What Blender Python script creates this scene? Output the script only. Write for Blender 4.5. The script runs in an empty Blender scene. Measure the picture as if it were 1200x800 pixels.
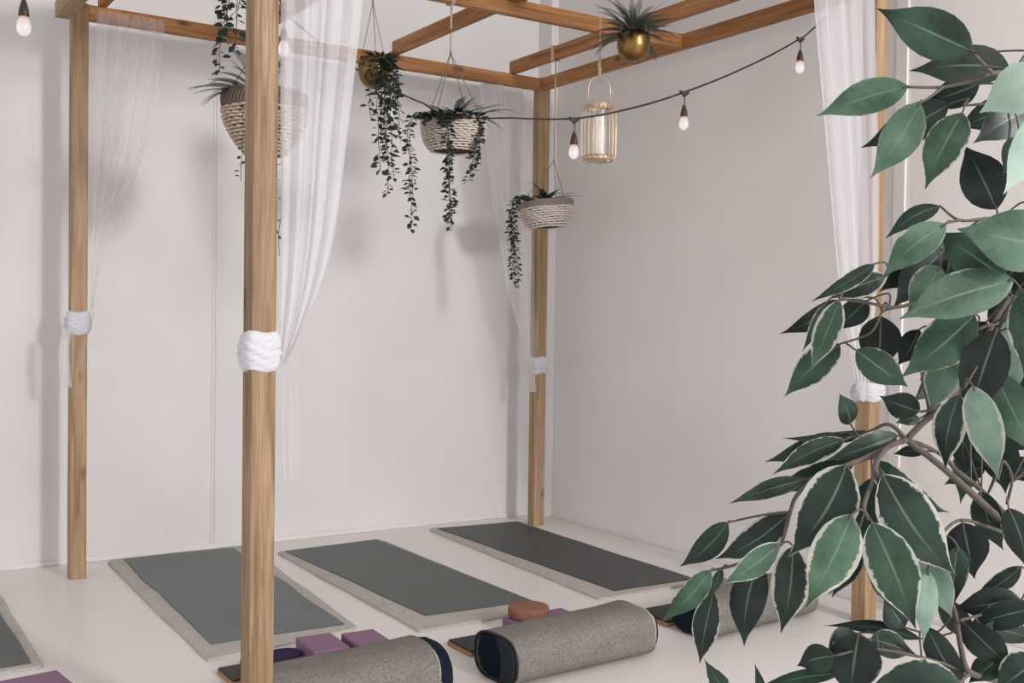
import bpy, math, random
from mathutils import Vector, Matrix, noise
PI = math.pi
S = bpy.context.scene
COL = S.collection
random.seed(7)

# ------------------------------------------------------------------ camera
FPX = 1259.6
EYE = Vector((0, 0, 1.45))
YAW, PITCH, ROLL = 0.58206, 0.02217, 0.01361
cy_, sy_ = math.cos(YAW), math.sin(YAW)
FW = Vector((sy_*math.cos(PITCH), cy_*math.cos(PITCH), -math.sin(PITCH)))
R0 = Vector((cy_, -sy_, 0)); U0 = R0.cross(FW)
cr, sr = math.cos(ROLL), math.sin(ROLL)
RT = cr*R0 + sr*U0; UP = -sr*R0 + cr*U0
cam = bpy.data.cameras.new('camera'); camo = bpy.data.objects.new('camera', cam); COL.objects.link(camo)
cam.sensor_width = 36; cam.lens = FPX/1200*36; cam.clip_start = .02
M = Matrix((RT, UP, -FW)).transposed().to_4x4(); M.translation = EYE
camo.matrix_world = M
S.camera = camo

def ray(x, y): return FW + RT*((x-600)/FPX) - UP*((y-400)/FPX)
def at_z(x, y, z=0):
    d = ray(x, y); return EYE + d*((z-EYE.z)/d.z)
def at_y(x, y, Y):
    d = ray(x, y); return EYE + d*(Y/d.y)
def at_x(x, y, X):
    d = ray(x, y); return EYE + d*(X/d.x)
def at_d(x, y, Z): return EYE + ray(x, y)*Z

# ------------------------------------------------------------------ material helpers
def s2l(c):
    return tuple(((v/255)/12.92 if v/255 <= .04045 else ((v/255+.055)/1.055)**2.4) for v in c)
class NT:
    def __init__(s, name):
        s.m = bpy.data.materials.new(name); s.m.use_nodes = True
        s.t = s.m.node_tree; s.t.nodes.clear()
        s.out = s.n('ShaderNodeOutputMaterial')
    def n(s, typ, **k):
        nd = s.t.nodes.new(typ)
        for a, b in k.items(): setattr(nd, a, b)
        return nd
    def l(s, a, b): s.t.links.new(a, b)
    def set(s, nd, **k):
        for a, b in k.items():
            nd.inputs[a.replace('_', ' ')].default_value = b
        return nd
    def math(s, op, a, b=None, clamp=False):
        nd = s.n('ShaderNodeMath', operation=op); nd.use_clamp = clamp
        for i, v in enumerate((a, b)):
            if v is None: continue
            if isinstance(v, (int, float)): nd.inputs[i].default_value = v
            else: s.l(v, nd.inputs[i])
        return nd.outputs[0]
    def mix(s, f, a, b):
        nd = s.n('ShaderNodeMix', data_type='RGBA')
        for i, v in ((0, f), (6, a), (7, b)):
            if isinstance(v, (int, float)): nd.inputs[i].default_value = v
            elif isinstance(v, tuple): nd.inputs[i].default_value = v+(1,) if len(v) == 3 else v
            else: s.l(v, nd.inputs[i])
        return nd.outputs[2]
    def ramp(s, f, stops):
        nd = s.n('ShaderNodeValToRGB'); e = nd.color_ramp.elements
        while len(e) < len(stops): e.new(.5)
        for q, (p, c) in zip(e, stops):
            q.position = p; q.color = c+(1,) if len(c) == 3 else c
        s.l(f, nd.inputs[0]); return nd.outputs[0]
    def obj(s, scale=(1, 1, 1), rnd=False):
        tc = s.n('ShaderNodeTexCoord'); v = tc.outputs['Object']
        if rnd:
            oi = s.n('ShaderNodeObjectInfo')
            a = s.n('ShaderNodeVectorMath', operation='ADD'); s.l(v, a.inputs[0])
            mm = s.math('MULTIPLY', oi.outputs['Random'], 37.0)
            cb = s.n('ShaderNodeCombineXYZ')
            for i in range(3): s.l(mm, cb.inputs[i])
            s.l(cb.outputs[0], a.inputs[1]); v = a.outputs[0]
        mp = s.n('ShaderNodeMapping'); mp.inputs['Scale'].default_value = scale
        s.l(v, mp.inputs[0]); return mp.outputs[0]
    def noise(s, vec, scale, detail=4, rough=.55, dist=0):
        nd = s.n('ShaderNodeTexNoise'); nd.inputs['Scale'].default_value = scale
        nd.inputs['Detail'].default_value = detail; nd.inputs['Roughness'].default_value = rough
        nd.inputs['Distortion'].default_value = dist
        if vec is not None: s.l(vec, nd.inputs['Vector'])
        return nd.outputs[0]
    def bsdf(s, color, rough=.6, metal=0, spec=.4, bump=None, bs=.2, bd=.01, **k):
        b = s.n('ShaderNodeBsdfPrincipled')
        if isinstance(color, tuple): b.inputs['Base Color'].default_value = color+(1,)
        else: s.l(color, b.inputs['Base Color'])
        if isinstance(rough, (int, float)): b.inputs['Roughness'].default_value = rough
        else: s.l(rough, b.inputs['Roughness'])
        b.inputs['Metallic'].default_value = metal
        b.inputs['Specular IOR Level'].default_value = spec
        for a, v in k.items(): b.inputs[a.replace('_', ' ')].default_value = v
        if bump is not None:
            bp = s.n('ShaderNodeBump'); bp.inputs['Strength'].default_value = bs; bp.inputs['Distance'].default_value = bd
            s.l(bump, bp.inputs['Height']); s.l(bp.outputs[0], b.inputs['Normal'])
        return b
    def fin(s, b):
        s.l(b.outputs[0], s.out.inputs[0]); return s.m

def m_wall(name, c, rough=.75, sc=1.3):
    t = NT(name); v = t.obj()
    a = t.noise(v, sc, 3); b = t.noise(v, 60, 3)
    c2 = tuple(x*.93 for x in c)
    col = t.mix(t.ramp(a, [(.3, (0, 0, 0)), (.7, (1, 1, 1))]), c, c2)
    return t.fin(t.bsdf(col, rough, spec=.25, bump=b, bs=.08, bd=.003))
def m_floor():
    t = NT('white painted floor'); v = t.obj()
    a = t.noise(v, .9, 3); b = t.noise(v, 9, 5)
    col = t.mix(a, s2l((228, 223, 221)), s2l((221, 216, 214)))
    col = t.mix(t.ramp(b, [(.62, (0, 0, 0)), (.75, (.35, .35, .35))]), col, s2l((198, 193, 190)))
    r = t.math('MULTIPLY_ADD', a, .1); t.t.nodes[-1].inputs[2].default_value = .27
    return t.fin(t.bsdf(col, r, spec=.35, bump=b, bs=.03, bd=.004))
def m_wood(name, lo, mid, hi, knot):
    t = NT(name)
    v = t.obj((1, 1, .055), True)
    g = t.noise(v, 26, 5, .6, .7)
    v2 = t.obj((1, 1, .022), True); fine = t.noise(v2, 190, 3, .6)
    v3 = t.obj((1, 1, .35), True); blot = t.noise(v3, 2.2, 2)
    col = t.ramp(g, [(.3, lo), (.5, mid), (.72, hi)])
    col = t.mix(t.math('MULTIPLY', t.ramp(fine, [(.42, (0, 0, 0)), (.62, (1, 1, 1))]), .5), col, lo)
    col = t.mix(t.math('MULTIPLY', t.ramp(blot, [(.45, (0, 0, 0)), (.65, (1, 1, 1))]), .35), col, knot)
    v4 = t.obj((5.5, 5.5, 2.6), True); vo = t.n('ShaderNodeTexVoronoi'); t.l(v4, vo.inputs[0]); vo.inputs['Scale'].default_value = 1.25
    k = t.ramp(vo.outputs['Distance'], [(.07, (1, 1, 1)), (.2, (0, 0, 0))])
    col = t.mix(t.math('MULTIPLY', k, .75), col, tuple(x*.35 for x in knot))
    return t.fin(t.bsdf(col, .62, spec=.25, bump=t.math('ADD', g, fine), bs=.15, bd=.002))
def m_felt(name, a, b, sc=90):
    t = NT(name); v = t.obj()
    n1 = t.noise(v, sc, 6, .75); n2 = t.noise(v, 7, 4)
    col = t.mix(t.ramp(n1, [(.33, (0, 0, 0)), (.67, (1, 1, 1))]), a, b)
    col = t.mix(t.math('MULTIPLY', t.ramp(n2, [(.45, (0, 0, 0)), (.7, (1, 1, 1))]), .3), col, tuple(x*.8 for x in a))
    return t.fin(t.bsdf(col, .95, spec=.1, bump=n1, bs=.5, bd=.004))
def m_plain(name, c, rough=.6, metal=0, spec=.4, ns=30, amt=.12, bs=.1, **k):
    t = NT(name); v = t.obj(); n1 = t.noise(v, ns, 4)
    col = t.mix(t.math('MULTIPLY', n1, amt*2), c, tuple(x*.6 for x in c))
    return t.fin(t.bsdf(col, rough, metal, spec, bump=n1, bs=bs, bd=.002, **k))
def m_mat(name, k):
    t = NT(name); v = t.obj(); n1 = t.noise(v, 3, 3); n2 = t.noise(v, 160, 3)
    col = t.mix(n1, s2l((72*k, 78*k, 78*k)), s2l((92*k, 99*k, 99*k)))
    col = t.mix(t.math('MULTIPLY', n2, .25), col, s2l((50*k, 54*k, 54*k)))
    return t.fin(t.bsdf(col, .5, spec=.45, bump=n2, bs=.15, bd=.001))
def m_sheer(name, dens, c):
    t = NT(name); uv = t.n('ShaderNodeUVMap'); uv.uv_map = 'UVMap'
    mp = t.n('ShaderNodeMapping'); mp.inputs['Scale'].default_value = (22, .5, 1); t.l(uv.outputs[0], mp.inputs[0])
    n1 = t.noise(mp.outputs[0], 1.0, 3)
    op = t.math('ADD', t.math('MULTIPLY', n1, .3), dens-.15, True)
    d = t.n('ShaderNodeBsdfDiffuse'); d.inputs[0].default_value = c+(1,)
    tr = t.n('ShaderNodeBsdfTranslucent'); tr.inputs[0].default_value = c+(1,)
    m1 = t.n('ShaderNodeMixShader'); m1.inputs[0].default_value = .35; t.l(d.outputs[0], m1.inputs[1]); t.l(tr.outputs[0], m1.inputs[2])
    tp = t.n('ShaderNodeBsdfTransparent')
    m2 = t.n('ShaderNodeMixShader'); t.l(op, m2.inputs[0]); t.l(tp.outputs[0], m2.inputs[1]); t.l(m1.outputs[0], m2.inputs[2])
    return t.fin(m2)
def m_leaf():
    t = NT('variegated leaf'); uv = t.n('ShaderNodeUVMap'); uv.uv_map = 'UVMap'
    at = t.n('ShaderNodeVertexColor'); at.layer_name = 'tone'  # tone: each leaf's own green plus light and shade painted into it
    sp = t.n('ShaderNodeSeparateColor'); t.l(at.outputs[0], sp.inputs[0])
    tone, edge, rn = sp.outputs
    su = t.n('ShaderNodeSeparateXYZ'); t.l(uv.outputs[0], su.inputs[0]); u, v = su.outputs[0], su.outputs[1]
    au = t.math('MULTIPLY', t.math('ABSOLUTE', t.math('SUBTRACT', u, .5)), 2)
    ob = t.obj(); n1 = t.noise(ob, 130, 4, .7); n2 = t.noise(ob, 22, 3)
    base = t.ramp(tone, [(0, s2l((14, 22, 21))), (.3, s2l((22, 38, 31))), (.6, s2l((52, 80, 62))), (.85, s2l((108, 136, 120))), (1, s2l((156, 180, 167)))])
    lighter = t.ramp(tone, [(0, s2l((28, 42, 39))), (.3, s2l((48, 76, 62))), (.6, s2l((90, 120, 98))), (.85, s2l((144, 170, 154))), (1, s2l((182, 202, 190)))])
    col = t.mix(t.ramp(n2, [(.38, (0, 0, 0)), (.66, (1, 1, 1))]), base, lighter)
    # side veins
    wv = t.n('ShaderNodeTexWave'); wv.inputs['Scale'].default_value = 3.2; wv.bands_direction = 'Y'; wv.inputs['Distortion'].default_value = 1.0
    cb = t.n('ShaderNodeCombineXYZ'); t.l(u, cb.inputs[0]); t.l(t.math('SUBTRACT', v, t.math('MULTIPLY', au, .22)), cb.inputs[1]); t.l(cb.outputs[0], wv.inputs[0])
    col = t.mix(t.math('MULTIPLY', wv.outputs[1], .12), col, lighter)
    # pale midrib
    rib = t.ramp(au, [(.025, (1, 1, 1)), (.06, (0, 0, 0))])
    rv = t.ramp(v, [(.45, (1, 1, 1)), (.8, (0, 0, 0))])
    col = t.mix(t.math('MULTIPLY', t.math('MULTIPLY', rib, rv), .36), col, s2l((140, 160, 148)))
    # cream margin with a ragged inner line
    n3 = t.noise(ob, 34, 2); th = t.math('SUBTRACT', t.math('MULTIPLY_ADD', n3, .5), t.math('MULTIPLY', edge, .25)); [q for q in t.t.nodes if q.bl_idname == 'ShaderNodeMath' and q.operation == 'MULTIPLY_ADD'][-1].inputs[2].default_value = .76
    e = t.math('SUBTRACT', t.math('ADD', au, t.math('MULTIPLY', t.math('SUBTRACT', n1, .5), .45)), th)
    e = t.math('MULTIPLY', e, 14, True)
    col = t.mix(t.math('MULTIPLY', e, t.math('MULTIPLY', edge, 3, True)), col, s2l((178, 179, 168)))
    b = t.bsdf(col, .42, spec=.35, bump=n1, bs=.12, bd=.002)
    tr = t.n('ShaderNodeBsdfTranslucent'); t.l(col, tr.inputs[0])
    mx = t.n('ShaderNodeMixShader'); mx.inputs[0].default_value = .12; t.l(b.outputs[0], mx.inputs[1]); t.l(tr.outputs[0], mx.inputs[2])
    return t.fin(mx)
def m_glass(name, c=(1, 1, 1), rough=.02, mixf=.25):
    t = NT(name); g = t.n('ShaderNodeBsdfGlossy'); g.inputs[0].default_value = (1, 1, 1, 1); g.inputs['Roughness'].default_value = rough
    tp = t.n('ShaderNodeBsdfTransparent'); tp.inputs[0].default_value = c+(1,)
    fr = t.n('ShaderNodeLayerWeight'); fr.inputs[0].default_value = .25
    f = t.math('MULTIPLY_ADD', fr.outputs[1], .5, True); t.t.nodes[-1].inputs[2].default_value = mixf
    m = t.n('ShaderNodeMixShader'); t.l(f, m.inputs[0]); t.l(tp.outputs[0], m.inputs[1]); t.l(g.outputs[0], m.inputs[2])
    return t.fin(m)
def m_bulb():
    t = NT('lit bulb glass'); tc = t.n('ShaderNodeTexCoord'); sp = t.n('ShaderNodeSeparateXYZ'); t.l(tc.outputs['Object'], sp.inputs[0])
    col = t.ramp(t.math('MULTIPLY', sp.outputs[2], -12.0), [(.03, (.75, .33, .22)), (.14, (1, .78, .68)), (.4, (1, .93, .90))])
    em = t.n('ShaderNodeEmission'); em.inputs[1].default_value = .95; t.l(col, em.inputs[0])
    g = t.n('ShaderNodeBsdfGlossy'); g.inputs['Roughness'].default_value = .05
    m = t.n('ShaderNodeMixShader'); m.inputs[0].default_value = .12; t.l(em.outputs[0], m.inputs[1]); t.l(g.outputs[0], m.inputs[2])
    return t.fin(m)

MT = dict(
    wall=m_wall('white back wall paint', s2l((224, 222, 222))),
    wallr=m_wall('white side wall paint', s2l((234, 230, 229))),
    trim=m_wall('white trim paint', s2l((228, 223, 222)), .5),
    ceil=m_wall('white ceiling paint', s2l((225, 221, 220))),
    floor=m_floor(),
    post_shaded=m_wood('shaded pine post', s2l((106, 84, 60)), s2l((156, 129, 100)), s2l((186, 160, 130)), s2l((96, 74, 52))),  # darker copy of the post pine: shade on the front left post painted in
    post=m_wood('pale pine post', s2l((130, 104, 76)), s2l((172, 145, 114)), s2l((196, 170, 138)), s2l((114, 88, 64))),
    beam=m_wood('amber pine beam', s2l((118, 76, 44)), s2l((174, 124, 80)), s2l((196, 148, 102)), s2l((104, 66, 40))),
    felt=m_felt('oatmeal felt', s2l((166, 162, 155)), s2l((200, 196, 189))),
    wool=m_felt('grey wool', s2l((98, 95, 90)), s2l((146, 142, 136)), 120),
    navy=m_plain('navy cotton', s2l((26, 32, 46)), .9, spec=.1, ns=60, amt=.2),
    charcoal=m_plain('charcoal fabric', s2l((46, 54, 58)), .9, spec=.15, ns=60, amt=.2),
    rubber=m_mat('dark rubber', 1.0), rubber_lit=m_mat('lit rubber', 1.2), rubber_shaded=m_mat('shaded rubber', .78),  # one rubber, lighter and darker copies: sheen and shade put into the colour
    rubedge=m_plain('shaded rubber edge', s2l((30, 32, 33)), .6),
    purple=m_plain('purple foam', s2l((136, 106, 130)), .7, spec=.2, ns=140, amt=.12),
    purple2=m_plain('dark purple fabric', s2l((52, 40, 66)), .9, spec=.1, ns=90),
    terra=m_felt('terracotta cork', s2l((128, 88, 74)), s2l((152, 110, 94)), 50),
    tan=m_plain('tan cork edge', s2l((172, 132, 98)), .8, ns=70, amt=.2),
    black=m_plain('black plastic', s2l((24, 23, 24)), .5),
    socket=m_plain('dark bronze socket', s2l((52, 38, 36)), .4, ns=20),
    sheer=m_sheer('sheer white voile', .33, s2l((228, 226, 229))),
    sheerd=m_sheer('dense white voile', .60, s2l((228, 228, 233))),
    sheerl=m_sheer('thin white voile', .2, s2l((236, 234, 236))),
    cloth=m_plain('gathered white voile', s2l((206, 206, 212)), .9, spec=.1, ns=40, amt=.05),
    rope=m_plain('pale cotton rope', s2l((206, 190, 170)), .9, spec=.1, ns=300, amt=.3),
    twine=m_plain('grey twine', s2l((128, 118, 108)), .9, spec=.1, ns=300, amt=.3),
    wicker=m_plain('whitewashed wicker', s2l((214, 203, 194)), .8, spec=.2, ns=45, amt=.22),
    wickerd=m_plain('brown wicker band', s2l((120, 106, 96)), .8, spec=.2, ns=45, amt=.35),
    wickerg=m_plain('grey wicker band', s2l((150, 140, 132)), .8, spec=.2, ns=45, amt=.3),
    wickerb=m_plain('natural brown wicker', s2l((196, 176, 156)), .8, spec=.2, ns=35, amt=.4),
    liner=m_plain('dark basket lining', s2l((78, 66, 56)), .95, spec=.05),
    soil=m_plain('dark moss', s2l((34, 38, 30)), .95, spec=.05),
    brass=m_plain('brass', s2l((138, 108, 66)), .3, 1.0, ns=24, amt=.4, bs=.8),
    gold=m_plain('pale gold wire', s2l((206, 186, 160)), .38, .65, ns=60, amt=.1),
    glass=m_glass('clear lantern glass', (.99, .99, .99), .08, .03),
    candle=m_plain('ivory wax', s2l((238, 230, 222)), .5, ns=10, amt=.04),
    vine=m_plain('dark green vine leaf', s2l((42, 56, 50)), .5, ns=60, amt=.35),
    vstem=m_plain('brown green stem', s2l((70, 76, 60)), .7),
    fern=m_plain('blue green fern', s2l((54, 76, 70)), .6, ns=50, amt=.4),
    leaf=m_leaf(),
    bark=m_plain('grey brown twig', s2l((92, 84, 78)), .8, ns=55, amt=.35, bs=.4),
    bulb=m_bulb(),
    pot=m_plain('white ceramic pot', s2l((222, 218, 214)), .35, ns=8, amt=.05),
)

# ------------------------------------------------------------------ mesh helpers
class MB:
    def __init__(s): s.v = []; s.f = []; s.uv = {}; s.tone = []
    def add(s, vs, fs, uvs=None, tone=None):
        o = len(s.v); s.v += [tuple(p) for p in vs]; s.f += [tuple(i+o for i in f) for f in fs]
        for i in range(len(vs)):
            if uvs: s.uv[o+i] = uvs[i]
            s.tone.append(tone if tone else (0, 0, 0, 1))
        return s
    def box(s, a, b):
        x0, y0, z0 = a; x1, y1, z1 = b
        v = [(x0, y0, z0), (x1, y0, z0), (x1, y1, z0), (x0, y1, z0), (x0, y0, z1), (x1, y0, z1), (x1, y1, z1), (x0, y1, z1)]
        return s.add(v, [(0, 3, 2, 1), (4, 5, 6, 7), (0, 1, 5, 4), (1, 2, 6, 5), (2, 3, 7, 6), (3, 0, 4, 7)])
    def tube(s, pts, r, n=8, closed=False, cap=True):
        pts = [Vector(p) for p in pts]; N = len(pts)
        rr = r if isinstance(r, (list, tuple)) else [r]*N
        vs = []; prev = None
        for i, p in enumerate(pts):
            if closed: t = pts[(i+1) % N]-pts[i-1]
            else: t = pts[min(i+1, N-1)]-pts[max(i-1, 0)]
            if t.length < 1e-9: t = Vector((0, 0, 1))
            t.normalize()
            if prev is None:
                a = Vector((0, 0, 1)) if abs(t.z) < .9 else Vector((1, 0, 0)); nrm = (a-t*a.dot(t)).normalized()
            else:
                nrm = prev-t*prev.dot(t)
                nrm = nrm.normalized() if nrm.length > 1e-6 else t.orthogonal().normalized()
            prev = nrm; bn = t.cross(nrm)
            for k in range(n):
                q = 2*PI*k/n; vs.append(p+nrm*(math.cos(q)*rr[i])+bn*(math.sin(q)*rr[i]))
        fs = []
        for i in range(N if closed else N-1):
            j = (i+1) % N
            for k in range(n):
                k2 = (k+1) % n; fs.append((i*n+k, i*n+k2, j*n+k2, j*n+k))
        if cap and not closed:
            fs.append(tuple(reversed(range(n)))); fs.append(tuple((N-1)*n+k for k in range(n)))
        return s.add(vs, fs)
    def lathe(s, prof, n=32, c=(0, 0, 0), mod=None):
        vs = []; c = Vector(c)
        for j, (r, z) in enumerate(prof):
            for k in range(n):
                a = 2*PI*k/n; q = r*(mod(a, j) if mod else 1)
                vs.append(c+Vector((q*math.cos(a), q*math.sin(a), z)))
        fs = []
        for j in range(len(prof)-1):
            for k in range(n):
                k2 = (k+1) % n; fs.append((j*n+k, j*n+k2, (j+1)*n+k2, (j+1)*n+k))
        return s.add(vs, fs)
    def grid(s, fn, nu, nv, uv=True, closed=False, tone=None):
        vs = []; uvs = []
        for j in range(nv+1):
            for i in range(nu+1):
                u, v = i/nu, j/nv; vs.append(Vector(fn(u, v))); uvs.append((u, v))
        fs = [(j*(nu+1)+i, j*(nu+1)+i+1, (j+1)*(nu+1)+i+1, (j+1)*(nu+1)+i) for j in range(nv) for i in range(nu)]
        return s.add(vs, fs, uvs, tone)
    def build(s, name, mat, parent=None, loc=None, smooth=True, bevel=0, rot=None, mats=None, subd=0, solid=0):
        """vertices are given relative to the parent's (or own) origin"""
        me = bpy.data.meshes.new(name); me.from_pydata(s.v, [], s.f)
        if s.uv:
            l = me.uv_layers.new(name='UVMap')
            for lp in me.loops: l.data[lp.index].uv = s.uv.get(lp.vertex_index, (0, 0))
            a = me.color_attributes.new('tone', 'FLOAT_COLOR', 'POINT')
            for i, c in enumerate(s.tone): a.data[i].color = c
        me.materials.append(MT[mat]); me.validate(); me.update()
        for p in me.polygons: p.use_smooth = smooth
        o = bpy.data.objects.new(name, me); COL.objects.link(o)
        if parent: o.parent = parent
        if loc is not None: o.location = loc
        if rot is not None: o.rotation_euler = rot
        if bevel:
            b = o.modifiers.new('bevel', 'BEVEL'); b.width = bevel; b.segments = 2; b.limit_method = 'ANGLE'
            b.harden_normals = False
        if subd:
            b = o.modifiers.new('sub', 'SUBSURF'); b.levels = subd; b.render_levels = subd
        if solid:
            b = o.modifiers.new('solid', 'SOLIDIFY'); b.thickness = solid; b.offset = 0
        return o
def tag(o, label=None, cat=None, group=None, kind=None):
    if label: o['label'] = label
    if cat: o['category'] = cat
    if group: o['group'] = group
    if kind: o['kind'] = kind
    return o
def thing(name, label, cat, loc=(0, 0, 0), group=None):
    o = bpy.data.objects.new(name, None); COL.objects.link(o); o.location = loc; o.empty_display_size = .1
    return tag(o, label, cat, group)
def catmull(P, n=6):
    P = [Vector(p) for p in P]; Q = [P[0]*2-P[1]]+P+[P[-1]*2-P[-2]]; out = []
    for i in range(1, len(Q)-2):
        for k in range(n):
            t = k/n; a, b, c, d = Q[i-1:i+3]
            out.append(.5*((2*b)+(c-a)*t+(2*a-5*b+4*c-d)*t*t+(3*b-a-3*c+d)*t**3))
    out.append(P[-1]); return out

# ------------------------------------------------------------------ key dimensions
s = .083
XA, XC, YA, YF, H = 1.198, 4.244, 6.137, 3.340, 3.105
YW, XW, CZ = 6.533, 4.569, 3.95
YM = 4.70

# ------------------------------------------------------------------ the room
def struct(name, mb, mat, **k): return tag(mb.build(name, mat, smooth=False, **k), kind='structure')
struct('floor', MB().box((-4, -5, -.1), (XW+.1, YW+.1, 0)), 'floor')
struct('wall_back', MB().box((-4, YW, 0), (XW+.1, YW+.1, CZ)), 'wall')
struct('wall_right', MB().box((XW, -5, 0), (XW+.1, YW, CZ)), 'wallr')
struct('ceiling', MB().box((-4, -5, CZ), (XW+.1, YW+.1, CZ+.1)), 'ceil')
struct('baseboard_back', MB().box((-4, YW-.012, 0), (XW, YW, .028)), 'trim', bevel=.004)
struct('baseboard_right', MB().box((XW-.012, -5, 0), (XW, 6.375, .028)), 'trim', bevel=.004)
struct('trim_1', MB().box((2.090, YW-.008, .028), (2.098, YW, CZ)).box((2.112, YW-.008, .028), (2.122, YW, CZ)), 'trim', bevel=.002)
struct('trim_2', MB().box((XW-.066, 6.375, 0), (XW, YW, CZ)), 'trim', bevel=.006)
struct('trim_3', MB().box((XW-.014, 3.40, .028), (XW, 3.47, CZ)), 'trim', bevel=.004)

# ------------------------------------------------------------------ the pergola
pg = thing('pergola', 'square timber pergola of pine posts, beams and cross rafters on white floor', 'pergola', ((XA+XC)/2, (YA+YF)/2, 0))
PC = Vector(pg.location)
def timber(name, a, b, mat):
    """box a..b; mesh is built with its long side on local z, so the grain follows the timber"""
    a = Vector(a); b = Vector(b); c = (a+b)/2; d = b-a
    ax = max(range(3), key=lambda i: d[i])
    if ax == 2: dims = (d.x, d.y, d.z); rot = (0, 0, 0)
    elif ax == 0: dims = (d.z, d.y, d.x); rot = (0, PI/2, 0)
    else: dims = (d.x, d.z, d.y); rot = (PI/2, 0, 0)
    h = Vector(dims)/2
    return MB().box(-h, h).build(name, mat, pg, loc=c-PC, rot=rot, smooth=False, bevel=.004)
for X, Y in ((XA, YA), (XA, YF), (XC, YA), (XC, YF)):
    timber('post', (X, Y, 0), (X+s, Y+s, H+.004), 'post_shaded' if (X, Y) == (XA, YF) else 'post')
bw = .046
timber('beam', (XA+s, YA, H-s), (XC, YA+bw, H), 'beam')
timber('beam', (XC, YF+s, H-s), (XC+bw, YA, H), 'beam')
timber('beam', (XA-s+.004, YF-.12, H-s), (XA, YA+.06, H), 'post')
timber('beam', (XA+s, YF, H-s), (XC, YF+bw, H), 'beam')
timber('beam', (XA, YM, H-s), (XC, YM+bw, H), 'beam')
for X in (1.33, 2.22, 3.11, 4.0):
    timber('rafter', (X, YF-.02, H), (X+bw, YA+.02, H+s), 'beam')

# ------------------------------------------------------------------ curtains
def tie_mesh(cx, cy, z0, z1, out, seed, tilt=0):
    """gathered cloth wound around a post: rounded square ring with long creases"""
    mb = MB(); rnd = random.Random(seed); ph = [rnd.random()*6 for _ in range(6)]
    nv, nu = 60, 80
    def fn(u, v):
        a = 2*PI*u; c, sn = math.cos(a), math.sin(a)
        e = (abs(c)**4+abs(sn)**4)**(-.25)
        r = s/2*e*1.0+.004
        bul = out*(math.sin(PI*min(max(v, 0), 1))**.55)
        dg = v*PI+.9*math.sin(a+ph[0]); wr = .0020*math.sin(dg*8+ph[1])+.0024*math.sin(v*PI*15*(1+.25*math.sin(a*1.5+ph[4]))+2.2*math.sin(a+ph[2]))+.0014*math.sin(v*PI*31+3*math.sin(2*a+ph[5]))
        rr = r+bul+wr*math.sin(PI*v)
        z = z0+(z1-z0)*v + tilt*c*.5 + .004*math.sin(3*a+ph[3])
        if v == 0 or v == 1: rr = r-.004
        return (cx+c*rr, cy+sn*rr, z)
    return mb.grid(fn, nu, nv)
def cloth_strip(path, widths, wdir, amp, n, seed, nu=40, nv=24, dep=None):
    path = catmull(path, 8); N = len(path)-1
    rnd = random.Random(seed); ph = rnd.random()*6; ph2 = rnd.random()*6
    W = Vector(wdir).normalized(); D = Vector(dep) if dep else W.cross(Vector((0, 0, 1)))
    def fn(u, v):
        k = v*N; i = min(int(k), N-1); p = path[i].lerp(path[i+1], k-i)
        kk = v*(len(widths)-1); j = min(int(kk), len(widths)-2); w = widths[j]+(widths[j+1]-widths[j])*(kk-j)
        w0 = max(w, .02)
        return p+W*((u-.5)*w)+D*(amp*(.35+.65*min(1, w0/.2))*(math.sin(2*PI*n*u+ph+1.1*v)+.45*math.sin(2*PI*n*2.3*u+ph2-2*v)))
    return MB().grid(fn, nu, nv)
def drape(left, right, zs, yc, amp, n, seed, nu=110, nv=50, conv=None):
    """curtain from its left and right outline (x at each z), folds run down the cloth"""
    rnd = random.Random(seed); p1, p2, p3 = [rnd.random()*6 for _ in range(3)]
    def itp(arr, v):
        k = v*(len(arr)-1); i = min(int(k), len(arr)-2); f = k-i; 
        a = arr[max(i-1, 0)]; b = arr[i]; c = arr[i+1]; d = arr[min(i+2, len(arr)-1)]
        return .5*((2*b)+(c-a)*f+(2*a-5*b+4*c-d)*f*f+(3*b-a-3*c+d)*f**3)
    wtop = abs(right[0]-left[0])
    def fn(u, v):
        l, r = itp(left, v), itp(right, v); z = itp(zs, v)
        w = abs(r-l)/wtop
        uu = u+.012*math.sin(2*PI*n*u*2+p3)
        x = l+(r-l)*uu
        y = yc(v)+amp*(.35+.65*w)*(math.sin(2*PI*n*u+p1+.5*v)+.4*math.sin(2*PI*n*1.7*u+p2+1.4*v))
        z -= .05*(1-w)*math.sin(PI*u)
        if v < .02: z += .02*abs(math.sin(2*PI*n*u))
        return (x, y, z)
    return MB().grid(fn, nu, nv)

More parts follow.
